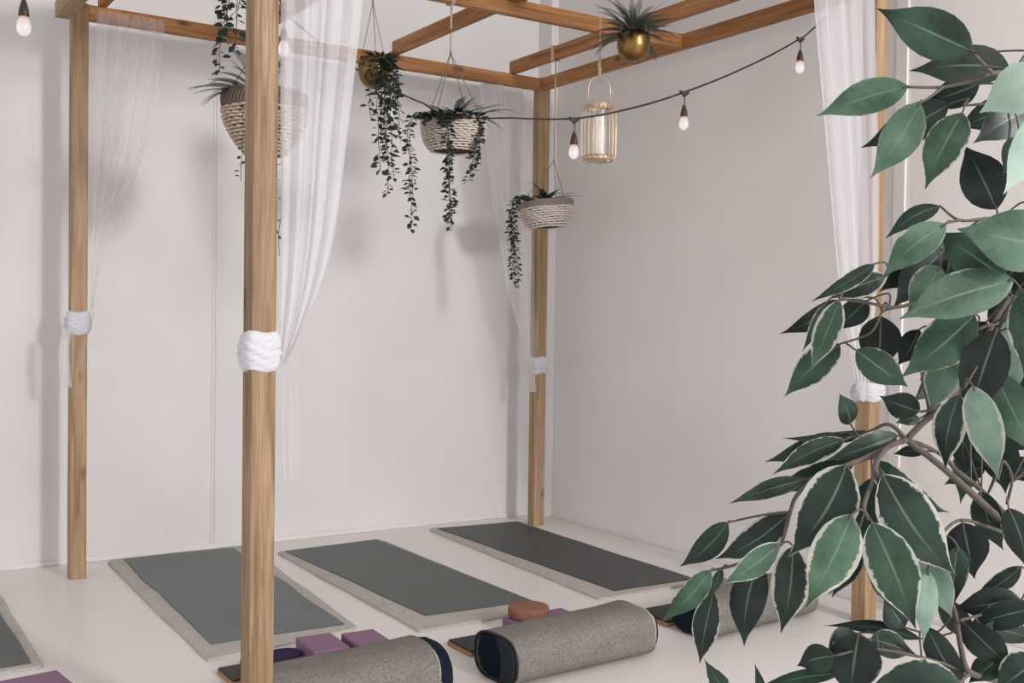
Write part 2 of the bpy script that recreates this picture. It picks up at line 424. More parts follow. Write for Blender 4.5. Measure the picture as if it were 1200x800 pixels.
def outline(pix, Y):
    P = [at_y(x, y, Y) for x, y in pix]
    return P
def curtain(label, group, post, Ydr, Lpix, Rpix, ztop, tie, out, tail, seed, n, mats, amp=.02, tiepix=None):
    X, Y = post
    root = thing('sheer_curtain', label, 'curtain', (X+s/2, Y+s/2, tie[0]), group)
    O = Vector(root.location)
    # outlines resampled to common heights
    def res(pix, zz):
        P = outline(pix, Ydr); P.sort(key=lambda p: -p.z); o = []
        for z in zz:
            if z >= P[0].z:
                t = (z-P[0].z)/(P[0].z-P[1].z); o.append(P[0].x+(P[0].x-P[1].x)*t*.6)
            elif z <= P[-1].z: o.append(P[-1].x)
            else:
                for a, b in zip(P, P[1:]):
                    if a.z >= z >= b.z:
                        t = (a.z-z)/(a.z-b.z+1e-9); o.append(a.x+(b.x-a.x)*t); break
        return o
    zb = (tie[0]+tie[1])/2
    zz = [ztop+(zb-ztop)*k/9 for k in range(10)]
    L, R = res(Lpix, zz), res(Rpix, zz)
    yc = lambda v: Ydr
    mb = drape(L, R, zz, yc, amp, n, seed)
    mb.v = [tuple(Vector(p)-O) for p in mb.v]
    mb.build('drape', mats[0], root)
    tb = tie_mesh(0, 0, tie[0]-O.z, tie[1]-O.z, out, seed)
    tb.build('tie_band', 'cloth', root)
    if tail:
        path, wd = tail
        t = cloth_strip([Vector(p)-O for p in path], wd, (1, 0, 0), .008, 2.5, seed+3)
        t.build('tail', mats[1], root)
    return root
GC = 'sheer curtains tied to the pergola posts'
# A: back left
p = [at_y(78, 385, YA-.03), at_y(75, 420, YA-.03), at_y(79, 454, YA-.03)]
curtain('sheer white curtain on back left post, tied low beside the white wall', GC, (XA, YA), YA-.03,
        [(113, 25), (110, 120), (108, 220), (107, 300), (106, 380)],
        [(192, 42), (186, 95), (172, 170), (154, 222), (130, 275), (114, 320), (108, 380)],
        3.055, (1.325, 1.452), .022, (p, [.05, .055, .045]), 3, 4, ('sheer', 'sheerd'), .008)
# B: front left
p = [at_y(338, 420, YF+.04), at_y(340, 470, YF+.05), at_y(341, 515, YF+.05), at_y(342, 562, YF+.05)]
curtain('sheer white curtain on front left post, knotted in wide wound band', GC, (XA, YF), YF+.045,
        [(330, 5), (329, 100), (329, 200), (329, 300), (328, 380), (326, 425)],
        [(427, 0), (419, 70), (408, 160), (396, 260), (384, 315), (371, 350), (355, 385), (337, 415), (330, 430)],
        3.03, (1.265, 1.395), .020, (p, [.03, .06, .07, .06]), 11, 5, ('sheerd', 'sheerl'), .012)
# C: back right
p = [at_y(624, 436, YA-.02), at_y(624, 446, YA-.03), at_y(625, 459, YA-.03)]
curtain('sheer white curtain on back right post, beside hanging basket with fern', GC, (XC, YA), YA+.02,
        [(562, 112), (570, 180), (578, 245), (588, 305), (599, 360), (609, 392), (618, 425)],
        [(623, 112), (625, 200), (626, 300), (626, 360), (627, 425)],
        3.03, (1.06, 1.18), .016, (p, [.05, .05, .055]), 5, 3, ('sheer', 'sheerd'), .008)
# D: front right
curtain('sheer white curtain on front right post, behind large leafy plant', GC, (XC, YF), YF-.03,
        [(955, 0), (964, 100), (972, 190), (980, 280), (986, 345), (996, 400), (1006, 450)],
        [(1026, 0), (1028, 100), (1031, 200), (1031, 300), (1026, 380), (1018, 450)],
        3.03, (1.07, 1.165), .028, None, 8, 4, ('sheerd', 'sheerd'), .012)

# ------------------------------------------------------------------ mats
def slab(corners, z0, th, wob, seed, rc=.02, n=24, lift=.0):
    """flat floor mat from four ground corners, rounded corners, slightly wavy edges"""
    c = [Vector((p[0], p[1])) for p in corners]; rnd = random.Random(seed); off = rnd.random()*50
    def pt(u, v): return (c[0]*(1-u)+c[1]*u)*(1-v)+(c[3]*(1-u)+c[2]*u)*v
    N = n; ring = []
    W = (c[1]-c[0]).length; L = (c[3]-c[0]).length
    ru, rv = rc/W, rc/L
    segs = []
    def arc(cu, cv, a0):
        for k in range(5):
            a = a0+PI/2*k/4; segs.append((cu+ru*math.cos(a), cv+rv*math.sin(a)))
    arc(ru, rv, PI); 
    for k in range(1, 12): segs.append((k/12, 0))
    arc(1-ru, rv, 1.5*PI)
    for k in range(1, N): segs.append((1, k/N))
    arc(1-ru, 1-rv, 0)
    for k in range(1, 12): segs.append((1-k/12, 1))
    arc(ru, 1-rv, PI/2)
    for k in range(1, N): segs.append((0, 1-k/N))
    mid = Vector(((c[0]+c[1]+c[2]+c[3])/4)); pts = []
    for (u, v) in segs:
        q = pt(u, v); nz = noise.noise(Vector((q.x*2.3+off, q.y*2.3, off)))
        d = (q-mid).normalized(); pts.append(q+d*(wob*nz))
    n_ = len(pts); vs = []; fs = []
    e = th*.35
    for (k, z) in ((1, z0), (1.0, z0+th-e), (1-.004, z0+th)):
        for q in pts: qq = mid+(q-mid)*k; vs.append((qq.x, qq.y, z))
    for j in range(2):
        for k in range(n_): fs.append((j*n_+k, j*n_+(k+1) % n_, (j+1)*n_+(k+1) % n_, (j+1)*n_+k))
    fs.append(tuple(2*n_+k for k in range(n_))); fs.append(tuple(reversed(range(n_))))
    m = MB(); m.add(vs, fs); return m, Vector((mid.x, mid.y, 0))
def floor_mat(name, label, cat, group, corners, z0, th, wob, seed, mat, rc):
    m, mid = slab(corners, z0, th, wob, seed, rc)
    m.v = [tuple(Vector(p)-mid) for p in m.v]
    o = m.build(name, mat, loc=mid, smooth=False); return tag(o, label, cat, group)
def G(px): 
    q = at_z(*px); return (q.x, q.y)
GF, GM = 'grey felt blankets under the yoga mats', 'dark yoga mats laid in a row'
TF = .014
felts = [
    ([(.20, 4.66), (.81, 4.66), (.84, 6.46), (.22, 6.46)], 'oatmeal felt blanket under leftmost dark mat, cut by photo edge'),
    ([(1.40, 4.39), (2.13, 4.50), (2.30, 6.47), (1.46, 6.45)], 'oatmeal felt blanket under dark mat beside the front left post'),
    ([(2.35, 4.30), (3.08, 4.33), (3.10, 6.17), (2.385, 6.20)], 'oatmeal felt blanket under middle mat, behind the nearest grey bolster'),
    ([(3.415, 4.33), (4.08, 4.33), (4.215, 6.28), (3.53, 6.37)], 'oatmeal felt blanket under rightmost mat near the back right post')]
darks = [
    ([(.15, 4.70), (.772, 4.70), (.775, 6.40), (.16, 6.40)], 'dark grey rubber yoga mat, leftmost, cut by photo edge'),
    ([(1.475, 4.59), (2.095, 4.56), (2.19, 6.40), (1.545, 6.44)], 'dark grey rubber yoga mat with wavy edge beside front left post'),
    ([(2.485, 4.50), (3.08, 4.46), (3.065, 6.20), (2.43, 6.165)], 'dark grey rubber yoga mat, middle one behind terracotta round'),
    ([(3.567, 4.405), (4.12, 4.39), (4.18, 6.265), (3.58, 6.32)], 'dark grey rubber yoga mat, rightmost, near the back right post')]
for i, (c, l) in enumerate(felts): floor_mat('felt_blanket', l, 'blanket', GF, c, 0, TF, .018, 20+i, 'felt', .03)
for i, (c, l) in enumerate(darks): floor_mat('yoga_mat', l, 'yoga mat', GM, c, TF+.0004, .0055, .012 if i != 1 else .022, 40+i, ('rubber', 'rubber_lit', 'rubber', 'rubber_shaded')[i], .008)

# ------------------------------------------------------------------ bolsters
def bolster(label, a, b, w, h, seed, openL=True, bigR=1.0, capR=False, capL=False):
    """a,b ground centres of the two ends"""
    a = Vector((a[0], a[1], 0)); b = Vector((b[0], b[1], 0)); ax = (b-a); L = ax.length; ang = math.atan2(ax.y, ax.x)
    root = thing('bolster', label, 'bolster', a, 'grey yoga bolsters on the floor'); root.rotation_euler = (0, 0, ang)
    rnd = random.Random(seed); off = rnd.random()*40
    def sec(th, k, sx=1, ww=w, hh=h):
        c, sn = math.cos(th), math.sin(th); e = 3.0
        r = (abs(c)**e+abs(sn)**e)**(-1/e)
        return Vector((0, c*r*ww/2*k, hh/2+sn*r*hh/2*k))
    def size(x): 
        t = x/L; return 1+(bigR-1)*t-.03*math.cos(PI*2*t)*0
    nu, nv = 48, 40
    m = MB()
    def fn(u, v):
        x = v*L; k = size(x); q = sec(2*PI*u, k)
        q.z *= 1.0
        nz = noise.noise(Vector((x*5+off, math.cos(2*PI*u)*1.2, math.sin(2*PI*u)*1.2)))
        q += Vector((0, math.cos(2*PI*u), max(0, math.sin(2*PI*u))))*nz*.008
        dz = h/2*(k-1); return Vector((x+.012*noise.noise(Vector((off, math.cos(2*PI*u)*2, math.sin(2*PI*u)*2)))*(1 if v > .5 else -1), q.y, q.z+dz))
    m.grid(fn, nu, nv)
    cv = m.build('cover', 'wool', root, solid=.006)
    # navy inner cushion: closed, a little shorter or longer than the cover at each end
    xl = -.006 if not capL else -.035; xr = L-.01 if not capR else L+capR
    m = MB(); prof = [(xl+.03, .0), (xl+.012, .45), (xl, .8), (xl+.012, .93), (xl+.04, .955)]
    prof += [(xl+(xr-xl)*t, .955) for t in (.25, .5, .75)] + [(xr-.04, .955), (xr-.012, .93), (xr, .8), (xr-.012, .45), (xr-.02, 0)]
    def fn2(u, v):
        kk = v*(len(prof)-1); i = min(int(kk), len(prof)-2); f = kk-i
        x = prof[i][0]+(prof[i+1][0]-prof[i][0])*f; r = prof[i][1]+(prof[i+1][1]-prof[i][1])*f
        k = size(min(max(x, 0), L)); q = sec(2*PI*u, 1); q = Vector((0, q.y, q.z-h/2))*(r*k)
        return Vector((x+.006*noise.noise(Vector((off, q.y*25, q.z*25))), q.y, q.z+h/2*k+.0))
    m.grid(fn2, 40, len(prof)-1); m.build('cushion', 'navy', root)
    if openL:   # flap of charcoal lining folded inside the near end, and a black bound hem
        m = MB()
        def fn3(u, v):
            a_ = PI*(.55+.75*u); q = sec(a_, .97)
            q2 = Vector((0, -.01-w*.02*v, h*(.88-.76*u)))
            r_ = q.lerp(q2, v*.75); return Vector((-.012-.01*v*(1-v), r_.y, r_.z))
        m.grid(fn3, 16, 10); m.build('lining_flap', 'charcoal', root, solid=.003)
        m = MB(); m.tube([sec(2*PI*k/48, 1.0)+Vector((-.004, 0, 0)) for k in range(48)], .0055, 6, closed=True)
        m.build('bound_hem', 'black', root)
    m = MB(); xx = L+.002
    m.tube([Vector((xx-.004, 0, 0))+sec(2*PI*k/48, bigR*1.0)+Vector((0, 0, h/2*(bigR-1))) for k in range(48)], .004, 6, closed=True)
    m.build('piping', 'felt', root)
    return root
bolster('grey wool bolster with navy end, nearest the front left post', (1.355, 3.66), (1.985, 3.615), .285, .172, 1, openL=False, bigR=1.17, capR=.065, capL=False)
bolster('grey wool bolster with open black lined end, between the other two bolsters', (2.305, 3.585), (3.035, 3.625), .285, .187, 2, openL=True, bigR=1.07, capR=.034)
bolster('grey wool bolster with navy end, partly behind plant leaves', (3.43, 3.64), (4.16, 3.70), .28, .185, 3, openL=False, bigR=1.0, capL=True)

# boards under the bolsters' far side
def board(label, x0, x1, y0, y1, z=0):
    r = thing('kneeling_board', label, 'board', ((x0+x1)/2, (y0+y1)/2, z), 'thin cork boards behind the bolsters')
    hx, hy = (x1-x0)/2, (y1-y0)/2
    MB().box((-hx, -hy, 0), (hx, hy, .018)).build('cork_slab', 'tan', r, smooth=False, bevel=.003)
    MB().box((-hx+.004, -hy+.004, .0182), (hx-.004, hy-.004, .027)).build('black_pad', 'black', r, smooth=False, bevel=.003)
board('thin cork board with black top beside base of front left post', 1.385, 1.72, 4.05, 4.235)
board('thin cork board with black top left of middle bolster', 2.37, 2.66, 3.885, 4.09)
board('thin cork board with black top left of bolster behind leaves', 3.40, 3.72, 3.80, 4.04)

# yoga blocks
def block(label, c, rot, dims=(.15, .23, .075), z=0):
    hx, hy = dims[0]/2, dims[1]/2
    o = MB().box((-hx, -hy, 0), (hx, hy, dims[2])).build('yoga_block', 'purple', loc=(c[0], c[1], z), rot=(0, 0, rot), smooth=False, bevel=.006)
    return tag(o, label, 'yoga block', 'purple foam yoga blocks')
zf = TF+.001
block('purple foam yoga block beside front left post, left of a pair', (1.80, 4.14), -.05, dims=(.155, .225, .076), z=zf)
block('purple foam yoga block, right of the pair behind left bolster', (1.985, 4.10), -.05, dims=(.15, .22, .076), z=zf-.001)
block('purple foam yoga block in bottom left corner of photo', (.70, 4.235), .12, dims=(.24, .23, .08))
block('purple foam yoga block under the terracotta round', (2.86, 4.03), .02, dims=(.34, .22, .05), z=zf)
block('purple foam yoga block behind bolster covered by plant leaves', (4.0, 4.12), 0, dims=(.22, .15, .075))
m = MB(); m.lathe([(0, 0), (.086, 0), (.092, .004), (.095, .012), (.096, .042), (.093, .050), (.086, .054), (.05, .0545), (0, .054)], 48)
o = tag(m.build('cork_round', 'terra', loc=(2.80, 4.085, zf+.0505)), 'round terracotta coloured cushion resting on purple block', 'cushion')
# dark folded strap/eye pillow
m = MB()
def fe(u, v):
    a = 2*PI*u; r = math.sin(PI*v)**.6; x = -math.cos(PI*v)*.13
    z = .026+.026*r*math.sin(a)*(1+.15*noise.noise(Vector((x*20, a, 2)))); return (x, .055*r*math.cos(a), z)
m.grid(fe, 24, 20)
tag(m.build('eye_pillow', 'purple2', loc=(1.585, 4.16, .0275), rot=(0, 0, .1)), 'dark navy eye pillow lying between post and purple block', 'pillow')

# ------------------------------------------------------------------ plants
def leafshape(mb, base, tip, nrm, w, cup=.15):
    """small folded leaf, 2x4 faces"""
    a = tip-base; L = a.length; a = a.normalized(); sd = a.cross(nrm).normalized(); n2 = sd.cross(a)
    vs = [base]; 
    for t, k in ((.25, .8), (.5, 1.), (.78, .55)):
        c = base+a*(L*t)-n2*(0)
        vs += [c-sd*(w/2*k)+n2*(cup*w*k), c, c+sd*(w/2*k)+n2*(cup*w*k)]
    vs.append(tip)
    fs = [(0, 2, 1), (0, 3, 2), (1, 2, 5, 4), (2, 3, 6, 5), (4, 5, 8, 7), (5, 6, 9, 8), (7, 8, 10), (8, 9, 10)]
    mb.add(vs, fs)
def vine(parent, O, pts, leaf=.03, step=.016, seed=0, spread=.03, name='trailing_vine', strands=1):
    rnd = random.Random(seed); m = MB(); ms = MB()
    for q in range(strands):
        ofs = Vector((rnd.uniform(-1, 1), rnd.uniform(-1, 1), 0))*spread*(.6 if strands > 1 else 0)
        cut = 1 if q == 0 else rnd.uniform(.6, .97)
        P = catmull([Vector(p)-O+ofs*(.3+.7*min(1, i/2)) for i, p in enumerate(pts)], 8)
        P = P[:max(4, int(len(P)*cut))]
        P = [p+Vector((noise.noise(p*9+Vector((q, 0, 0))), noise.noise(p*9+Vector((5, q, 0))), 0))*.012 for p in P]
        ms.tube(P, .0016, 5)
        d = 0; acc = 0
        for i in range(1, len(P)):
            seg = P[i]-P[i-1]; acc += seg.length
            while acc > step:
                acc -= step; b = P[i]-seg.normalized()*acc
                az = rnd.random()*2*PI; el = rnd.uniform(-.9, .25)
                dr = Vector((math.cos(az)*math.cos(el), math.sin(az)*math.cos(el), math.sin(el)))
                Lf = leaf*rnd.uniform(.7, 1.15); pb = b+dr*Lf*.25
                nn = (Vector((0, 0, 1))+Vector((rnd.uniform(-1, 1), rnd.uniform(-1, 1), rnd.uniform(-.3, .6)))).normalized()
                if abs(nn.dot(dr)) > .93: nn = Vector((dr.y, -dr.x, .3)).normalized()
                leafshape(m, pb, pb+dr*Lf*.85, nn, Lf*.56, .18)
                ms.tube([b, pb], .0007, 3)
    o = m.build(name, 'vine', parent); ms.build('stem', 'vstem', o)
    return o
def fern(parent, c, n, L, seed, elev=(.2, 1.2), name='fern', wl=.03, mat='fern', az0=None):
    rnd = random.Random(seed); m = MB(); c = Vector(c)
    for i in range(n):
        az = 2*PI*i/n+rnd.uniform(-.3, .3) if az0 is None else rnd.choice(az0)+rnd.uniform(-.4, .4)
        el = rnd.uniform(*elev); LL = L*rnd.uniform(.65, 1.1); dr = rnd.uniform(.5, 1.4)
        P = []; p = c.copy()
        for k in range(15):
            e = el-dr*(k/14)**1.3; h = Vector((math.cos(az)*math.cos(e), math.sin(az)*math.cos(e), math.sin(e)))
            P.append(p.copy()); p = p+h*(LL/14)
        m.tube(P, [.0018*(1-.7*k/14) for k in range(15)], 4)
        for k in range(2, 15):
            t = (P[k]-P[k-1]).normalized(); sd = t.cross(Vector((0, 0, 1)))
            if sd.length < .2: sd = Vector((-math.sin(az), math.cos(az), 0))
            sd.normalize(); up = sd.cross(t)
            ll = wl*math.sin(PI*min(1, (k-.5)/14.5))**.6
            for sg in (-1, 1):
                for hf in (0, .5):
                    b = P[k-1].lerp(P[k], hf); tp = b+(sd*sg*.85+t*.55-up*.1).normalized()*ll
                    leafshape(m, b, tp, up, min(ll*.24, .0055), .05)
    return m.build(name, mat, parent)
def blades(parent, c, n, L, seed, name='grass_tuft', mat='fern', w=.014, az0=None, elev=(.3, 1.3)):
    rnd = random.Random(seed); m = MB(); c = Vector(c)
    for i in range(n):
        az = rnd.random()*2*PI if az0 is None else rnd.choice(az0)+rnd.uniform(-.3, .3)
        el = rnd.uniform(*elev); LL = L*rnd.uniform(.6, 1.1); p = c.copy(); P = []
        for k in range(9):
            e = el-.6*(k/8)**1.5; h = Vector((math.cos(az)*math.cos(e), math.sin(az)*math.cos(e), math.sin(e)))
            P.append(p.copy()); p = p+h*(LL/8)
        sd = Vector((-math.sin(az), math.cos(az), 0)); vs = []; fs = []
        for k, q in enumerate(P):
            ww = w*(1-(k/8)**2)*.5+.0004; vs += [q-sd*ww+Vector((0, 0, ww*.5)), q, q+sd*ww+Vector((0, 0, ww*.5))]
        for k in range(8): a = k*3; fs += [(a, a+1, a+4, a+3), (a+1, a+2, a+5, a+4)]
        m.add(vs, fs)
    return m.build(name, mat, parent)

BK = []
def wicker_basket(root, r, h, rb, mat, rimmat, rimh=.03, rows=13, stakes=22, ex=.62):
    """woven bowl: stakes plus rows of strands running over and under them"""
    def rad(t): return rb+(r-rb)*math.sin(PI/2*t**ex)**1.0
    m = MB()
    for j in range(rows):
        t = (j+.5)/rows; z = t*(h-rimh); R = rad(t); P = []
        for k in range(stakes*6):
            a = 2*PI*k/(stakes*6); wv = math.cos(stakes/2*a*1.0*2+PI*(j % 2))
            P.append((math.cos(a)*(R+.006*wv), math.sin(a)*(R+.006*wv), z+.0015*math.sin(a*5+j)))
        m.tube(P, (h-rimh)/rows*.50, 5, closed=True)
    bk = m.build('basket', mat, root)
    m = MB()
    for k in range(stakes):
        a = 2*PI*(k+.5)/stakes
        m.tube([(math.cos(a)*(rad(t)), math.sin(a)*(rad(t)), t*(h-rimh)) for t in [q/8 for q in range(9)]], .0032, 5)
    m.build('stake', mat, bk)
    m = MB()
    m.lathe([(0, .004)]+[(rad(t)-.008, .004+t*(h-.02)) for t in [q/8 for q in range(9)]], 40)
    m.build('liner', 'liner', bk)
    m = MB()
    for q in range(4):
        P = []
        for k in range(120):
            a = 2*PI*k/120; b = a*16+q*PI/2
            P.append((math.cos(a)*(r+.006*math.cos(b)), math.sin(a)*(r+.006*math.cos(b)), h-rimh/2+rimh*.42*math.sin(b)))
        m.tube(P, .0055, 5, closed=True)
    m.lathe([(r-.004, h-rimh), (r+.003, h-rimh), (r+.003, h), (r-.004, h)], 48)
    m.build('rim', rimmat, bk)
    BK.append(bk)
    m = MB(); m.lathe([(0, h-.012), (r*.6, h-.016), (r-.008, h-.03)], 32); m.build('moss', 'soil', root)
def ropes(root, r, h, apexz, topz, n=3, a0=.3, mat='twine', rr=.0022, ax=0, ay=0):
    m = MB()
    ap = Vector((ax, ay, apexz))
    for k in range(n):
        a = a0+2*PI*k/n; b = Vector((math.cos(a)*r, math.sin(a)*r, h-.005))
        P = [b.lerp(ap, q/20) for q in range(21)]
        m.tube(P, rr, 5)
        m.tube([b+Vector((0, 0, dz)) for dz in (-.012, -.006, 0, .006)], rr*2, 5)
    m.tube([ap+Vector((0, 0, -.012)), ap, ap+Vector((0, 0, .014))], [rr*1.3, rr*2.6, rr*1.3], 6)
    m.tube([ap, Vector((ax, ay, topz))], rr, 5)
    return m.build('hanger', mat, root)
def loop_over(root, c, w, hgt, axis, mat='rope', rr=.004, turns=3):
    """rope wound over a timber: c relative bottom centre, w,hgt its section"""
    m = MB(); P = []
    for t in range(turns):
        o = (t-(turns-1)/2)*rr*2.1
        for (p, z) in ((-1, 0), (-1, 1), (1, 1), (1, 0)):
            x = p*(w/2+rr*.9); zz = (-rr*.9) if z == 0 else hgt+rr*.9
            P.append((o, x, zz) if axis == 'x' else (x, o, zz))
    m.tube([Vector(c)+Vector(q) for q in P]+[Vector(c)+Vector((0, 0, -rr))], rr, 6)
    return m.build('rope_wrap', mat, root)

GB = 'wicker basket planters hanging from the pergola'
# middle basket, hung from the mid beam
c = at_y(531, 178, YM+.02); zr = c.z
root = thing('hanging_basket', 'white wicker basket with fern and long vines hung at pergola centre', 'planter', c, GB); O = Vector(c)
hb, rbk = .168, .160
wicker_basket(root, rbk, hb, .10, 'wicker', 'wicker', .018)
apex = at_y(528, 62, YM+.02)
ropes(root, rbk, hb, apex.z-O.z, H-s-O.z, 4, .5, ax=apex.x-O.x)
loop_over(root, (apex.x-O.x, 0+.003, H-s-O.z), bw, s, 'x')
m = MB(); m.tube([(apex.x-O.x, -.004, H-s-O.z), (apex.x-O.x, -.003, apex.z-O.z+.12)], .0055, 6); m.build('rope', 'rope', root)
fern(root, (-.0, 0, hb-.02), 16, .22, 21, (.3, 1.2), wl=.024)
blades(root, (0, -.05, hb-.01), 60, .10, 24, w=.03, mat='vine', name='leaf_tuft', elev=(-.1, .9))
fern(root, (.06, -.06, hb-.01), 6, .24, 22, (.25, .8), wl=.016, az0=(-.5, .0, -1.0), name='spiky_fern')
Yv = YM-.13
vine(root, O, [at_y(500, 140, YM-.1), at_y(486, 134, Yv), at_y(481, 160, Yv), at_y(483, 200, Yv), at_y(485, 236, Yv), at_y(487, 268, Yv)], .038, .010, 1, .026, strands=2)
vine(root, O, [at_y(518, 138, YM-.1), at_y(523, 150, Yv-.04), at_y(525, 190, Yv-.04), at_y(526, 232, Yv-.04), at_y(528, 268, Yv-.04)], .038, .009, 2, .034, strands=3)
vine(root, O, [at_y(545, 136, YM-.1), at_y(560, 144, Yv), at_y(561, 165, Yv), at_y(557, 190, Yv), at_y(551, 213, Yv)], .038, .008, 3, .034, strands=3)
vine(root, O, [at_y(492, 136, YM-.1), at_y(510, 132, Yv), at_y(530, 134, Yv), at_y(552, 134, Yv), at_y(566, 136, Yv)], .038, .005, 4, .03, strands=4)
# left basket behind the front left post
c = at_y(310, 183, YM+.02)
root = thing('hanging_basket', 'brown and white wicker basket with fern hanging behind front left post', 'planter', c, GB); O = Vector(c)
hb, rbk = .285, .186
wicker_basket(root, rbk, hb, .075, 'wickerb', 'wickerd', .075, rows=14, ex=.95)
ropes(root, rbk, hb, hb+.26, H-s-O.z, 3, .3)
loop_over(root, (0, .003, H-s-O.z), bw, s, 'x')
fern(root, (-.05, -.03, hb-.02), 20, .26, 31, (.2, 1.35), wl=.036)
fern(root, (-.1, -.06, hb-.02), 9, .25, 32, (.1, .6), wl=.032, az0=(2.6, 3.1, 3.6, 4.0), name='spiky_fern')
Yl = YM-.12
vine(root, O, [at_y(292, 118, Yl-.04), at_y(284, 135, Yl-.07), at_y(285, 170, Yl-.05), at_y(283, 212, Yl-.05)], .032, .022, 6, .01)
vine(root, O, [at_y(326, 118, Yl-.04), at_y(331, 150, Yl-.07), at_y(331, 200, Yl-.05), at_y(328, 250, Yl-.05), at_y(327, 300, Yl-.05)], .028, .024, 7, .01)
# basket by the back right post, hung from the rafter
Yc = 5.65
c = at_y(642, 267, Yc)
root = thing('hanging_basket', 'white wicker basket with grey rim hanging before back right post', 'planter', c, GB); O = Vector(c)
hb, rbk = .172, .168
wicker_basket(root, rbk, hb, .085, 'wicker', 'wickerg', .042, rows=9, ex=.55)
BK[-1].rotation_mode = 'QUATERNION'; BK[-1].rotation_quaternion = __import__('mathutils').Quaternion(FW, -.09)
ax_ = 4.0+bw/2-O.x
ropes(root, rbk, hb, hb+.26, H-O.z, 3, .2, ax=ax_)
loop_over(root, (ax_, 0, H-O.z), bw, s, 'y')
m = MB(); m.tube([(ax_, -.004, H-O.z), (ax_, -.004, at_y(637, 150, Yc).z-O.z)], .0055, 6); m.build('rope', 'rope', root)
fern(root, (-.02, 0, hb-.02), 14, .17, 41, (.3, 1.3), wl=.024)
blades(root, (-.04, -.04, hb-.01), 24, .10, 43, w=.022, mat='vine', name='leaf_tuft', elev=(.1, 1.2))
blades(root, (-.02, -.03, hb-.01), 10, .26, 42, w=.012, az0=(.2, 2.9, 3.3, -.3, 5.4), elev=(.15, .9))
vine(root, O, [at_y(625, 232, Yc-.08), at_y(609, 232, Yc-.08), at_y(604, 250, Yc-.08), at_y(604, 280, Yc-.08), at_y(606, 310, Yc-.08), at_y(609, 337, Yc-.08)], .036, .006, 8, .04, strands=3)

# brass pots
def brass_pot(root, r, h):
    m = MB()
    prof = [(0, 0), (r*.35, .002), (r*.68, h*.12), (r*.9, h*.3), (r, h*.55), (r*.99, h*.8), (r*.96, h), (r*.92, h), (r*.94, h*.8), (r*.93, h*.55), (0, h*.5)]
    m.lathe(prof, 60, mod=lambda a, j: 1+.022*math.cos(a*12+(j % 2)*PI) if j not in (0,) else 1)
    m.build('pot', 'brass', root)
    m = MB(); m.lathe([(0, h*.93), (r*.88, h*.9)], 24); m.build('moss', 'soil', root)
GP = 'brass pots hanging from the pergola'
p = at_x(742, 72, 3.11+bw/2)
root = thing('brass_hanging_pot', 'brass pot with spiky blue green fern hanging right of lantern', 'planter', p, GP); O = Vector(p)
brass_pot(root, .074, .125)
ropes(root, .068, .125, .40, H-O.z, 3, .9, mat='rope', rr=.0014)
fern(root, (0, 0, .11), 40, .23, 51, (.1, 1.45), wl=.021)
fern(root, (0, 0, .11), 18, .22, 52, (0, .6), wl=.026, name='spiky_fern')
p = at_y(438, 104, YM+.02)
root = thing('brass_hanging_pot', 'brass pot with dense trailing vines hanging beside front left curtain', 'planter', p, GP); O = Vector(p)
brass_pot(root, .075, .145)
ap = at_y(437, 3, YM+.02)
ropes(root, .068, .145, ap.z-O.z, H-s-O.z, 3, .2, ax=ap.x-O.x, rr=.0018)
blades(root, (.03, -.02, .12), 46, .12, 61, w=.026, mat='vine', name='leaf_tuft', elev=(-.5, .9))
Yp = YM-.06
for q, (pp, st) in enumerate((
        ([(445, 66), (457, 78), (461, 110), (463, 140), (465, 165)], 2),
        ([(442, 66), (452, 82), (453, 120), (455, 160), (457, 195), (457, 228)], 3),
        ([(440, 68), (447, 90), (445, 130), (447, 170), (449, 200)], 2),
        ([(448, 66), (462, 80), (464, 105), (462, 128)], 2),
        ([(440, 70), (437, 96), (434, 118), (433, 138)], 1))):
    vine(root, O, [at_y(x, y, Yp-.02*(i > 0)) for i, (x, y) in enumerate(pp)], .040, .0105, 70+q, .028, strands=st)
# upper brass pot, mostly above the frame: only its vines hang into view
p = at_x(268, -66, 1.33+bw/2); p.z = max(p.z, 2.72)
root = thing('brass_hanging_pot', 'dark green vines trailing from top edge left of front left post', 'planter', p, GP); O = Vector(p)
brass_pot(root, .075, .14)
ropes(root, .068, .14, .24, H-O.z, 3, .2, rr=.0018)
Xp = p.x
for q, (pp, st) in enumerate((
        ([(262, -75), (255, -50), (260, -10), (264, 30), (258, 60), (257, 84)], 1),
        ([(270, -75), (262, -50), (268, -5), (266, 25), (268, 48)], 2),
        ([(276, -75), (282, -50), (279, -5), (277, 22), (274, 62)], 1),
        ([(280, -75), (288, -45), (284, -10), (280, 12)], 2))):
    vine(root, O, [at_x(x, y, Xp-.0+.02*i*0) for i, (x, y) in enumerate(pp)], .042, .011, 80+q, .022, strands=st)

# ------------------------------------------------------------------ lantern
Xl = 3.11+bw/2
c = at_x(701, 190, Xl)
root = thing('lantern', 'gold wire lantern with glass and white candle hanging between fairy lights', 'lantern', c); O = Vector(c)
px = c.dot(FW)/FPX
px = (c-EYE).dot(FW)/FPX
rT, rM, rB, hL = 15*px, 20.5*px, 17*px, 66*px
m = MB()
for z in (hL, hL*.94):
    m.tube([(rT*math.cos(2*PI*k/40), rT*math.sin(2*PI*k/40), z) for k in range(40)], .0042, 6, closed=True)
m.lathe([(rT-.003, hL*.94), (rT+.003, hL*.94), (rT+.003, hL), (rT-.003, hL)], 40)
m.build('top_ring', 'gold', root)
m = MB()
for k in range(20):
    a = 2*PI*k/20; P = []
    for t, r_ in ((0, rB), (.035, rB*1.08), (.09, rM*.99), (.5, rM*1.01), (.88, rM*.98), (.945, rT*1.2), (1, rT)):
        P.append((r_*math.cos(a), r_*math.sin(a), t*hL*.97+.006))
    m.tube(P, .0027, 5)
m.build('wire_cage', 'gold', root)
m = MB()
